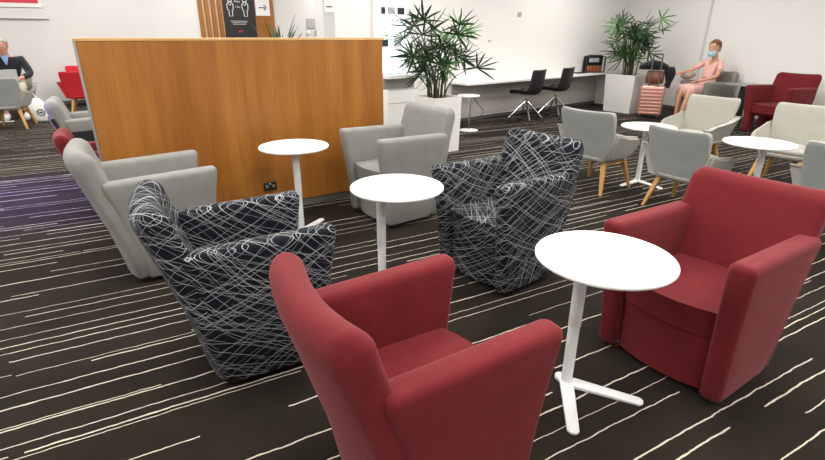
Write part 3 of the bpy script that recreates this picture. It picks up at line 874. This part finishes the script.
# white display board with red picture
bd = thing('display_board', 'wide white board mounted on the far left wall behind the seated man', 'board', (0, 0, 0), rzof(LD))
onwall(bd, L0, LD, LN, -2.19, 2.75)
fin('panel', B((0, -.035, 0), (5.6, .07, 1.62), .004, 1), M['wallleft'], bd, smooth=False)
pc = thing('wall_picture', 'red picture in a white frame at the top left on the white board', 'picture', (0, 0, 0), rzof(LD))
onwall(pc, L0, LD, LN, -1.94, 2.70, .073)
fin('frame', B((0, -.015, 0), (4.95, .03, 1.04), .004, 1), M['paperwhite'], pc, smooth=False)
fin('print', B((0, -.034, .03), (4.85, .008, .92)), M['artred'], pc, smooth=False)

# grey fittings on far wall seen right of the timber
o = fin('control_panel', B((0, -.012, 0), (.26, .024, .27), .005, 1), M['switchgrey']); tag(o, 'square grey control panel on the white wall above the screen', 'control panel'); onwall(o, L0, LD, LN, 7.1, 1.93)
o = fin('card_reader', B((0, -.012, 0), (.07, .024, .13), .005, 1), M['switchgrey']); tag(o, 'slim grey reader below the square control panel on the white wall', 'card reader'); onwall(o, L0, LD, LN, 7.22, 1.68)
o = fin('light_switch', B((0, -.012, 0), (.10, .024, .10), .005, 1), M['paperwhite']); tag(o, 'small white switch beside the slim grey reader on the white wall', 'light switch'); onwall(o, L0, LD, LN, 7.0, 1.68)
# column at the free end of the back wall, with notice
cp = W0 - W * 2.72
struct('trim_2', wallbox(cp - W * .10 + WN * .02, cp + W * .09 + WN * .02, WN, .23, 0, HT), M['ceiling'], smooth=False)
t = thing('notice', 'small white notice with dark print on the narrow wall end', 'notice', (0, 0, 0), rzof(W)); onwall(t, W0, W, WN, -2.71, 2.12, .022)
fin('sheet', B((0, -.004, 0), (.16, .006, .34)), M['paperwhite'], t, smooth=False)
bm = bmesh.new(); box(bm, (0, -.009, .10), (.10, .003, .12)); box(bm, (0, -.009, -.09), (.11, .003, .015)); fin('print', bm, M['inkblack'], t, smooth=False)

# ------------------------------------------------------------------ lit brochure display
ut = -1.88; uw = .66
du = thing('display_unit', 'white brochure display unit with lit back panel beside the left palm', 'display unit', (0, 0, 0), rzof(W))
onwall(du, W0, W, WN, ut, 0, .0)
fin('lit_panel', B((uw / 2, -.02, 1.75), (uw - .04, .03, 1.9)), M['litshelf'], du, smooth=False)
for x in (.01, uw - .01): fin('side_panel', B((x, -.10, 1.75), (.02, .2, 1.9)), M['white'], du, smooth=False)
for z in (1.43, 1.93, 2.43): fin('shelf', B((uw / 2, -.12, z), (uw - .04, .17, .035)), M['white'], du, smooth=False)
fin('counter', B((uw / 2, -.20, .98), (uw + .02, .40, .06), .004, 1), M['white'], du, smooth=False)
fin('recess', B((uw / 2, -.14, .86), (uw - .02, .26, .17)), M['tabledark'], du, smooth=False)
fin('cupboard', B((uw / 2, -.19, .39), (uw, .38, .76), .003, 1), M['white'], du, smooth=False)
fin('door_gap', B((uw / 2, -.382, .55), (uw - .01, .004, .008)), M['tabledark'], du, smooth=False)
fin('door_gap', B((uw / 2, -.382, .77), (uw - .01, .004, .008)), M['tabledark'], du, smooth=False)
def onU(x, y, z): p = W0 + W * (ut + x) + WN * y; return (p.x, p.y, z)
lab = ['leftmost dark and white brochure propped on the upper lit shelf', 'brochure in the middle of the upper lit shelf', 'rightmost brochure propped on upper lit shelf', 'brochure propped on the lower lit shelf near palm', 'brochure at left of the lower lit shelf']
for i, (x, z) in enumerate(((.11, 1.9475), (.31, 1.9475), (.51, 1.9475), (.44, 1.4475), (.16, 1.4475))):
    bro = thing('brochure', lab[i], 'brochure', onU(x, .115, z), rzof(W), 'brochures on the lit shelves')
    R = Matrix.Rotation(-.35, 3, 'X')
    fin('sheet', B((0, .035, .095), (.16, .008, .20), rot=None), M['paperwhite'], bro, smooth=False)
    fin('picture', B((0, .028, .055), (.15, .006, .10)), M['inkblack'] if i % 2 == 0 else M['artpale'], bro, smooth=False)
for i, (x, r) in enumerate(((.16, .1), (.42, -.12))):
    o = fin('leaflet', B((0, 0, .005), (.20, .14, .01)), M['artpale']); tag(o, ['grey printed leaflet lying at the left of the white counter', 'grey printed leaflet lying at the right of the white counter'][i], 'leaflet', onU(x, .2, 1.01), rzof(W) + r, 'leaflets on the counter')

# ------------------------------------------------------------------ people
def skin_mesh(chains, joints, mat_name='tmp', sub=2):
    """joints: name -> (pos, radius); chains: list of name lists. returns a bmesh of the smooth skinned body"""
    idx = {}; vs = []; rd = []; es = []; roots = []
    for ci, ch in enumerate(chains):
        for i, nme in enumerate(ch):
            if nme not in idx:
                idx[nme] = len(vs); p, r = joints[nme]; vs.append(p); rd.append(r)
            if i: es.append((idx[ch[i - 1]], idx[nme]))
    me = bpy.data.meshes.new('tmp'); me.from_pydata(vs, es, []); o = bpy.data.objects.new('tmp', me); COL.objects.link(o)
    o.modifiers.new('s', 'SKIN'); sv = me.skin_vertices[0].data
    for i, r in enumerate(rd):
        sv[i].radius = (r, r) if not isinstance(r, tuple) else r; sv[i].use_root = (i == 0)
    # every separate island needs a root
    adj = {i: set() for i in range(len(vs))}
    for a, b in es: adj[a].add(b); adj[b].add(a)
    seen = set()
    for i in range(len(vs)):
        if i in seen: continue
        sv[i].use_root = True; st = [i]
        while st:
            k = st.pop()
            if k in seen: continue
            seen.add(k); st += list(adj[k])
    m = o.modifiers.new('b', 'SUBSURF'); m.levels = sub; m.render_levels = sub
    dg = bpy.context.evaluated_depsgraph_get(); dg.update()
    me2 = bpy.data.meshes.new_from_object(o.evaluated_get(dg))
    bm = bmesh.new(); bm.from_mesh(me2); bpy.data.meshes.remove(me2); bpy.data.objects.remove(o); bpy.data.meshes.remove(me)
    return bm

def head_mesh(bm, c, yaw, pitch, s=1.0):
    """head with brow, nose, chin and ears; c is the head centre, yaw turns it, faces +y before turning"""
    R = Matrix.Rotation(yaw, 3, 'Z') @ Matrix.Rotation(pitch, 3, 'X'); c = Vector(c)
    rings = []; N = 32
    prof = [(-.122, .028, .050), (-.112, .043, .040), (-.095, .053, .026), (-.07, .062, .012), (-.04, .070, .002), (0, .075, -.004), (.04, .077, -.008), (.075, .069, -.010), (.10, .050, -.010), (.115, .028, -.01), (.121, .008, -.01)]
    for z, r, yo in prof:
        ring = []
        for k in range(N):
            a = 2 * PI * k / N; x = math.cos(a) * r; y = math.sin(a) * r * 1.22 + yo
            fr = max(0, math.sin(a)) ** 8 * (1 if abs(math.cos(a)) < .5 else 0)
            if fr > 0:
                w = math.exp(-(math.cos(a) / .17) ** 2)
                if -.05 < z < .01: y += .024 * w * (1 if z < -.02 else .5)      # nose
                if z < -.09: y += .006 * w                                     # chin
            ew = math.exp(-((abs(math.cos(a)) - .42) / .14) ** 2) if math.sin(a) > 0 else 0
            if abs(z) < .02: y -= .008 * ew                                    # eye hollows
            ring.append(c + R @ (Vector((x, y, z)) * s))
        rings.append(ring)
    loft(bm, rings)
    for sx in (-1, 1):
        er = [[c + R @ (Vector((sx * (.074 + .012 * q), -.008 + math.cos(2 * PI * k / 10) * .017 * w, -.012 + math.sin(2 * PI * k / 10) * .030 * w)) * s) for k in range(10)] for q, w in ((-.6, .8), (.3, 1), (1, .75))]
        loft(bm, er)
    return R

def face_parts(body, c, R, s, hairmat, style, lips=True):
    c = Vector(c)
    for sx in (-1, 1):
        bm = bmesh.new(); bmesh.ops.create_uvsphere(bm, u_segments=12, v_segments=8, radius=.013 * s)
        for v in bm.verts: v.co += c + R @ (Vector((sx * .031, .072, .004)) * s)
        e = fin('eye', bm, M['eye'], body)
        bm = bmesh.new(); bmesh.ops.create_uvsphere(bm, u_segments=10, v_segments=6, radius=.006 * s)
        for v in bm.verts: v.co += c + R @ (Vector((sx * .031, .083, .004)) * s)
        fin('iris', bm, M['iris'], e)
        bm = bmesh.new(); tube(bm, [c + R @ (Vector((sx * x, y, z)) * s) for x, y, z in ((.016, .088, .026), (.032, .087, .031), (.048, .076, .027))], .004 * s, 6); fin('eyebrow', bm, hairmat, body)
    if lips:
        bm = bmesh.new(); tube(bm, [c + R @ (Vector((x, y, -.068)) * s) for x, y in ((-.022, .080), (-.008, .090), (.008, .090), (.022, .080))], [.003 * s, .006 * s, .006 * s, .003 * s], 8); fin('mouth', bm, M['lips'], body)
    # hair cap
    bm = bmesh.new(); N = 32; rings = []
    for (z, k, front) in ((-.055 if style == 'bob' else -.02, 1.10, -.25), (.0, 1.13, -.1), (.04, 1.13, .25), (.075, 1.15, .8), (.10, 1.2, 1.2), (.122, 1.15, 1.2), (.134, .5, 1.2)):
        r = {.0: .076, .04: .078, .075: .071, .10: .055, .122: .034, .134: .02}.get(z, .072); ring = []
        for j in range(N):
            a = 2 * PI * j / N; y = math.sin(a); kk = k if y < front else .93
            ring.append(c + R @ (Vector((math.cos(a) * r * kk, y * r * 1.22 * kk - .012, z)) * s))
        rings.append(ring)
    loft(bm, rings); fin('hair', bm, hairmat, body)
    if style == 'bob':
        bm = bmesh.new(); bmesh.ops.create_uvsphere(bm, u_segments=16, v_segments=10, radius=.042 * s)
        for v in bm.verts: v.co += c + R @ (Vector((0, -.115, .03)) * s)
        fin('hair_bun', bm, hairmat, body)

def hand_chains(J, CH, wrist, d, side, pre, s=1.0, curl=.5, palm_n=Vector((0, 0, -1))):
    """five bent fingers grown as their own short chains from inside the palm"""
    w = Vector(wrist); d = Vector(d).normalized(); side = Vector(side).normalized(); pn = Vector(palm_n).normalized()
    lens = (.068, .078, .072, .058)
    for i in range(4):
        b = w + d * .075 * s + side * (.027 - .018 * i) * s
        L = lens[i] * s
        J[f'{pre}f{i}a'] = (b - d * .02 * s, .0095 * s); J[f'{pre}f{i}b'] = (b + d * L * .45 + pn * L * curl * .15, .0085 * s)
        J[f'{pre}f{i}c'] = (b + d * L * .75 + pn * L * curl * .55, .0078 * s); J[f'{pre}f{i}d'] = (b + d * L * .85 + pn * L * curl * .9, .006 * s)
        CH.append([f'{pre}f{i}{c}' for c in 'abcd'])
    b = w + d * .02 * s + side * .022 * s
    J[f'{pre}ta'] = (b, .011 * s); J[f'{pre}tb'] = (b + (d * .03 + side * .025 + pn * .01) * s, .010 * s); J[f'{pre}tc'] = (b + (d * .058 + side * .032 + pn * .025) * s, .0075 * s)
    CH.append([f'{pre}ta', f'{pre}tb', f'{pre}tc'])

def build_woman():
    k = 1.13
    t = thing('person', 'person in a pink dress sitting in the grey armchair by the right wall', 'person', (6.10, 10.70, 0), face((-.95, -.30)))
    V = lambda x, y, z: Vector((x, y, z))
    # local: +y forward (towards picture left), +x is her right-hand side seen from behind
    J = {'pel': (V(0, -.02, .56), .115), 'wst': (V(0, -.06, .74), .095), 'chs': (V(0, -.09, .96), .115), 'nck0': (V(0, -.10, 1.13), .055), 'nck': (V(0, -.085, 1.20), .052), 'hd': (V(0, -.06, 1.28), .05)}
    for s, n in ((-1, 'l'), (1, 'r')):
        J[n + 'sh'] = (V(s * .175, -.10, 1.07), .052)
        J[n + 'hip'] = (V(s * .095, .0, .555), .09); J[n + 'kn'] = (V(s * .10, .47, .555 + (.02 if s > 0 else 0)), .058)
        J[n + 'cf'] = (V(s * .10, .50, .38), .054); J[n + 'an'] = (V(s * .09, .50 + (.07 if s < 0 else 0), .10), .034)
        J[n + 'ht'] = (V(s * .09, .50 + (.07 if s < 0 else 0), .045), .036); J[n + 'to'] = (V(s * .10, .66 + (.07 if s < 0 else 0), .028), .024)
    # right arm stretched forward to the jacket, left arm on the lap
    J['rel'] = (V(.30, .12, .90), .040); J['rwr'] = (V(.25, .40, .86), .027); J['rpa'] = (V(.24, .47, .86), .033)
    J['lel'] = (V(-.27, .06, .82), .040); J['lwr'] = (V(-.12, .27, .74), .027); J['lpa'] = (V(-.08, .33, .74), .033)
    CH = [['pel', 'wst', 'chs', 'nck0', 'nck', 'hd'], ['chs', 'lsh', 'lel', 'lwr', 'lpa'], ['chs', 'rsh', 'rel', 'rwr', 'rpa'],
          ['pel', 'lhip', 'lkn', 'lcf', 'lan', 'lht', 'lto'], ['pel', 'rhip', 'rkn', 'rcf', 'ran', 'rht', 'rto']]
    hand_chains(J, CH, (.25, .40, .86), (-.1, 1, -.05), (-1, 0, 0), 'r', 1.1)
    hand_chains(J, CH, (-.12, .27, .74), (.5, .8, -.1), (.8, -.5, 0), 'l', 1.1)
    bm = skin_mesh(CH, J)
    hc = V(0, -.035, 1.325)
    R = head_mesh(bm, hc, .25, -.12, 1.2)
    body = fin('body', bm, M['skin'], t, ang=180)
    face_parts(t, hc, R, 1.2, M['hair'], 'bob', lips=False)
    # light blue face mask under the chin
    bm = bmesh.new(); rings = []
    for (z, r, y0) in ((-.035, .060, .035), (-.065, .062, .050), (-.10, .052, .056), (-.125, .036, .050)):
        rings.append([hc + R @ (Vector((math.cos(a) * r * 1.08, math.sin(a) * r + y0, z)) * 1.2) for a in [PI * (.0 + q / 12) for q in range(13)]] + [hc + R @ (Vector((math.cos(a) * r * .95, math.sin(a) * r * .85 + y0, z)) * 1.2) for a in [PI * (1 - q / 12) for q in range(13)]])
    loft(bm, rings); fin('face_mask', bm, M['mask'], t)
    # dress: torso, skirt over thighs, sleeves
    D = {'a': (V(0, -.02, .57), .15), 'b': (V(0, -.06, .74), .115), 'c': (V(0, -.09, .96), .138), 'd': (V(0, -.10, 1.10), .085),
         'ls': (V(-.175, -.10, 1.07), .068), 'le': (V(-.255, .0, .90), .062), 'rs': (V(.175, -.10, 1.07), .068), 're': (V(.285, .08, .93), .062),
         'lh': (V(-.095, .03, .57), .112), 'lk': (V(-.10, .40, .575), .088), 'lk2': (V(-.10, .49, .555), .085), 'rh': (V(.095, .03, .57), .112), 'rk': (V(.10, .40, .59), .088), 'rk2': (V(.10, .49, .57), .085)}
    bm = skin_mesh([['a', 'b', 'c', 'd'], ['c', 'ls', 'le'], ['c', 'rs', 're'], ['a', 'lh', 'lk', 'lk2'], ['a', 'rh', 'rk', 'rk2']], D)
    # skirt cloth between and over the knees
    rings = []
    for i in range(7):
        u = i / 6; y = .0 + .50 * u; zc = .565 + .01 * u
        rings.append([(a + .006 * math.sin(9 * a + 4 * u), y, zc + b - (.05 if b < 0 else 0) * u) for a, b in srect(.19 + .01 * u, .105 - .012 * u, 28, 2.6)])
    loft(bm, rings)
    fin('dress', bm, M['pink'], t, ang=180)
    bm = bmesh.new(); rings = []
    for (z, q) in ((.755, 1.0), (.775, 1.04), (.795, 1.0)): rings.append([(math.cos(a) * .125 * q, math.sin(a) * .118 * q - .062, z) for a in [2 * PI * j / 24 for j in range(24)]])
    loft(bm, rings); fin('belt', bm, M['lips'], t)
    return t
pw = build_woman(); pw.scale = (1.06, 1.06, 1.06)
# taupe cushion under her forearm
bm = bmesh.new(); rings = []
for i in range(7):
    u = i / 6; r = .105 * math.sin(PI * (.16 + .68 * u)); rings.append([(math.cos(2 * PI * k / 18) * r, -.16 + .32 * u, .02 + math.sin(2 * PI * k / 18) * r * .85) for k in range(18)])
loft(bm, rings)
wv = Matrix.Rotation(face((-.95, -.30)), 4, 'Z') @ Vector((.31, .24, 0))
tag(fin('cushion', bm, M['taupe']), 'taupe cushion bulging over the armrest under the woman\'s forearm', 'cushion', (6.15 + wv.x, 10.72 + wv.y, .84), face((-.95, -.30)))

def build_man():
    t = thing('person', 'person in a dark jacket and beige trousers with a laptop, far left', 'person', (-8.40, 10.75, 0), face((.52, -.85)))
    V = lambda x, y, z: Vector((x, y, z))
    J = {'pel': (V(0, -.06, .56), .13), 'wst': (V(0, -.06, .72), .13), 'chs': (V(0, -.03, .93), .145), 'nck0': (V(0, .0, 1.09), .075), 'nck': (V(0, .04, 1.15), .058), 'hd': (V(0, .07, 1.21), .06)}
    for s, n in ((-1, 'l'), (1, 'r')):
        J[n + 'sh'] = (V(s * .23, -.02, 1.02), .066); J[n + 'el'] = (V(s * .33, .10, .76), .050); J[n + 'wr'] = (V(s * .17, .34, .70), .032); J[n + 'pa'] = (V(s * .13, .40, .70), .038)
        J[n + 'hip'] = (V(s * .11, .02, .56), .10); J[n + 'kn'] = (V(s * .16, .48, .56), .070); J[n + 'cf'] = (V(s * .16, .50, .38), .060); J[n + 'an'] = (V(s * .15, .52, .11), .040)
        J[n + 'ht'] = (V(s * .15, .52, .05), .044); J[n + 'to'] = (V(s * .16, .71, .034), .034)
    CH = [['pel', 'wst', 'chs', 'nck0', 'nck', 'hd']]
    for n in 'lr': CH += [['chs', n + 'sh', n + 'el', n + 'wr', n + 'pa'], ['pel', n + 'hip', n + 'kn', n + 'cf', n + 'an', n + 'ht', n + 'to']]
    hand_chains(J, CH, J['lwr'][0], (.5, .8, -.1), (.8, -.5, 0), 'l', 1.15, .7); hand_chains(J, CH, J['rwr'][0], (-.5, .8, -.1), (-.8, -.5, 0), 'r', 1.15, .7)
    bm = skin_mesh(CH, J); hc = V(0, .09, 1.27)
    R = head_mesh(bm, hc, 0, -.35, 1.15)
    fin('body', bm, M['skin2'], t, ang=180); face_parts(t, hc, R, 1.15, M['greyhair'], 'short')
    D = {'a': (V(0, -.06, .60), .150), 'b': (V(0, -.06, .74), .155), 'c': (V(0, -.03, .93), .168), 'd': (V(0, .0, 1.05), .10)}
    ch = [['a', 'b', 'c', 'd']]
    for s, n in ((-1, 'l'), (1, 'r')):
        D[n + 's'] = (V(s * .23, -.02, 1.02), .085); D[n + 'e'] = (V(s * .33, .10, .76), .072); D[n + 'w'] = (V(s * .20, .30, .71), .050); ch.append(['c', n + 's', n + 'e', n + 'w'])
    fin('jacket', skin_mesh(ch, D), M['navy'], t, ang=180)
    bm = bmesh.new(); prism(bm, [(-.01, .93), (.01, .93), (.06, 1.09), (0, 1.12), (-.06, 1.09)], 'y', .09, .135, .01, 1); fin('shirt_front', bm, M['blueshirt'], t)
    D = {'a': (V(0, -.06, .58), .145)}; ch = []
    for s, n in ((-1, 'l'), (1, 'r')):
        D[n + 'h'] = (V(s * .11, .02, .565), .115); D[n + 'k'] = (V(s * .16, .48, .57), .086); D[n + 'c'] = (V(s * .16, .51, .38), .080); D[n + 'n'] = (V(s * .15, .52, .13), .068); ch.append(['a', n + 'h', n + 'k', n + 'c', n + 'n'])
    fin('trousers', skin_mesh(ch, D), M['beige'], t, ang=180)
    for s in (-1, 1):
        bm = bmesh.new(); rings = []
        for (y, w, h) in ((.455, .03, .04), (.48, .046, .058), (.56, .05, .056), (.68, .052, .04), (.74, .042, .03), (.755, .02, .018)): rings.append([(s * .155 + a, y, h + b) for a, b in srect(w, h, 18, 3)])
        loft(bm, rings); fin('shoe', bm, M['shoe'], t)
    return t
pm = build_man(); pm.scale = (1.1, 1.1, 1.1)
mz = Matrix.Rotation(face((.52, -.85)), 4, 'Z')
def onM(x, y, z): v = mz @ Vector((x, y, 0)); return (-8.40 + v.x, 10.75 + v.y, z)
t = thing('laptop', 'grey laptop open on the lap of the man at far left', 'laptop', onM(0, .40, .73), face((.52, -.85)))
fin('keyboard_base', B((0, 0, .009), (.36, .25, .018), .004, 1), M['laptop'], t)
fin('screen_lid', B((0, .185, .115), (.36, .010, .23), .004, 1, Matrix.Rotation(0, 3, 'X')), M['laptop'], t)
fin('hinge', B((0, .155, .012), (.30, .075, .012), .003, 1), M['darkgrey'], t)
# tote bag on floor
t = thing('tote_bag', 'white carrier bag with a dark emblem slumped on the floor by the man', 'bag', (-7.42, 9.98, 0), .5)
bm = bmesh.new(); rings = []; rr = random.Random(9)
for (z, w, d, dx) in ((0, .15, .09, .06), (.03, .18, .11, .05), (.18, .185, .10, .02), (.32, .17, .075, -.03), (.42, .14, .045, -.08), (.45, .12, .02, -.09)):
    rings.append([(a + dx + rr.uniform(-.008, .008), b + rr.uniform(-.008, .008), z) for a, b in srect(w, d, 26, 3.2)])
loft(bm, rings); fin('body', bm, M['paperwhite'], t, ang=70)
bm = bmesh.new(); ring_line(bm, [(.03 + .06 * math.cos(2 * PI * k / 14), -.112 + .004 * k / 14, .18 + .06 * math.sin(2 * PI * k / 14)) for k in range(14)], .009); box(bm, (.03, -.112, .18), (.06, .006, .02)); fin('emblem', bm, M['inkblack'], t)
bm = bmesh.new(); tube(bm, [(-.16, 0, .42), (-.14, -.03, .52), (-.04, -.03, .55), (.02, 0, .42)], .010, 6); fin('handle', bm, M['paperwhite'], t)
t = thing('backpack', 'dark strappy backpack on the floor right of the white carrier bag', 'bag', (-7.35, 10.45, 0), .9)
bm = bmesh.new(); rings = []
for (z, w, d) in ((0, .11, .07), (.03, .14, .09), (.2, .14, .09), (.33, .11, .07), (.38, .06, .03)): rings.append([(a, b, z) for a, b in srect(w, d, 22, 3)])
loft(bm, rings); fin('body', bm, M['blackcloth'], t)
bm = bmesh.new(); tube(bm, [(-.06, -.10, .33), (-.06, -.13, .2), (-.05, -.10, .06)], .014, 6); fin('strap', bm, M['taupe'], t)

# pouch on the rightmost tub chair's seat
t = thing('pouch', 'small pink pouch with grey top standing in the tub chair at the right edge', 'pouch', (3.66, 3.94, .468), .6)
bm = bmesh.new(); rings = []
for (z, w, d) in ((0, .05, .03), (.02, .06, .04), (.13, .055, .035)): rings.append([(a, b, z) for a, b in srect(w, d, 22, 3)])
loft(bm, rings); fin('body', bm, M['pinkbag'], t)
bm = bmesh.new(); rings = []
for (z, w, d) in ((.13, .057, .037), (.17, .055, .036), (.19, .04, .025)): rings.append([(a, b, z) for a, b in srect(w, d, 22, 3)])
loft(bm, rings); fin('top_flap', bm, M['switchgrey'], t)

# ------------------------------------------------------------------ camera
cam = bpy.data.cameras.new('camera'); co = bpy.data.objects.new('camera', cam); COL.objects.link(co)
th, roll = .3783, -.004
fwd = Vector((0, math.cos(th), -math.sin(th))); r0 = Vector((1, 0, 0)); d0 = Vector((0, -math.sin(th), -math.cos(th)))
r = r0 * math.cos(roll) + d0 * math.sin(roll); dn = -r0 * math.sin(roll) + d0 * math.cos(roll)
mw = Matrix((r, -dn, -fwd)).transposed().to_4x4(); mw.translation = Vector((0, 0, 1.65)) * U
co.matrix_world = mw
cam.sensor_width = 36; cam.lens = 36 * 493.57 / 825; cam.clip_end = 100
SC.camera = co
SC.view_settings.view_transform = 'Standard'; SC.view_settings.look = 'None'
SC.view_settings.exposure = 0.0; SC.view_settings.gamma = 1.0; SC.view_settings.use_curve_mapping = False
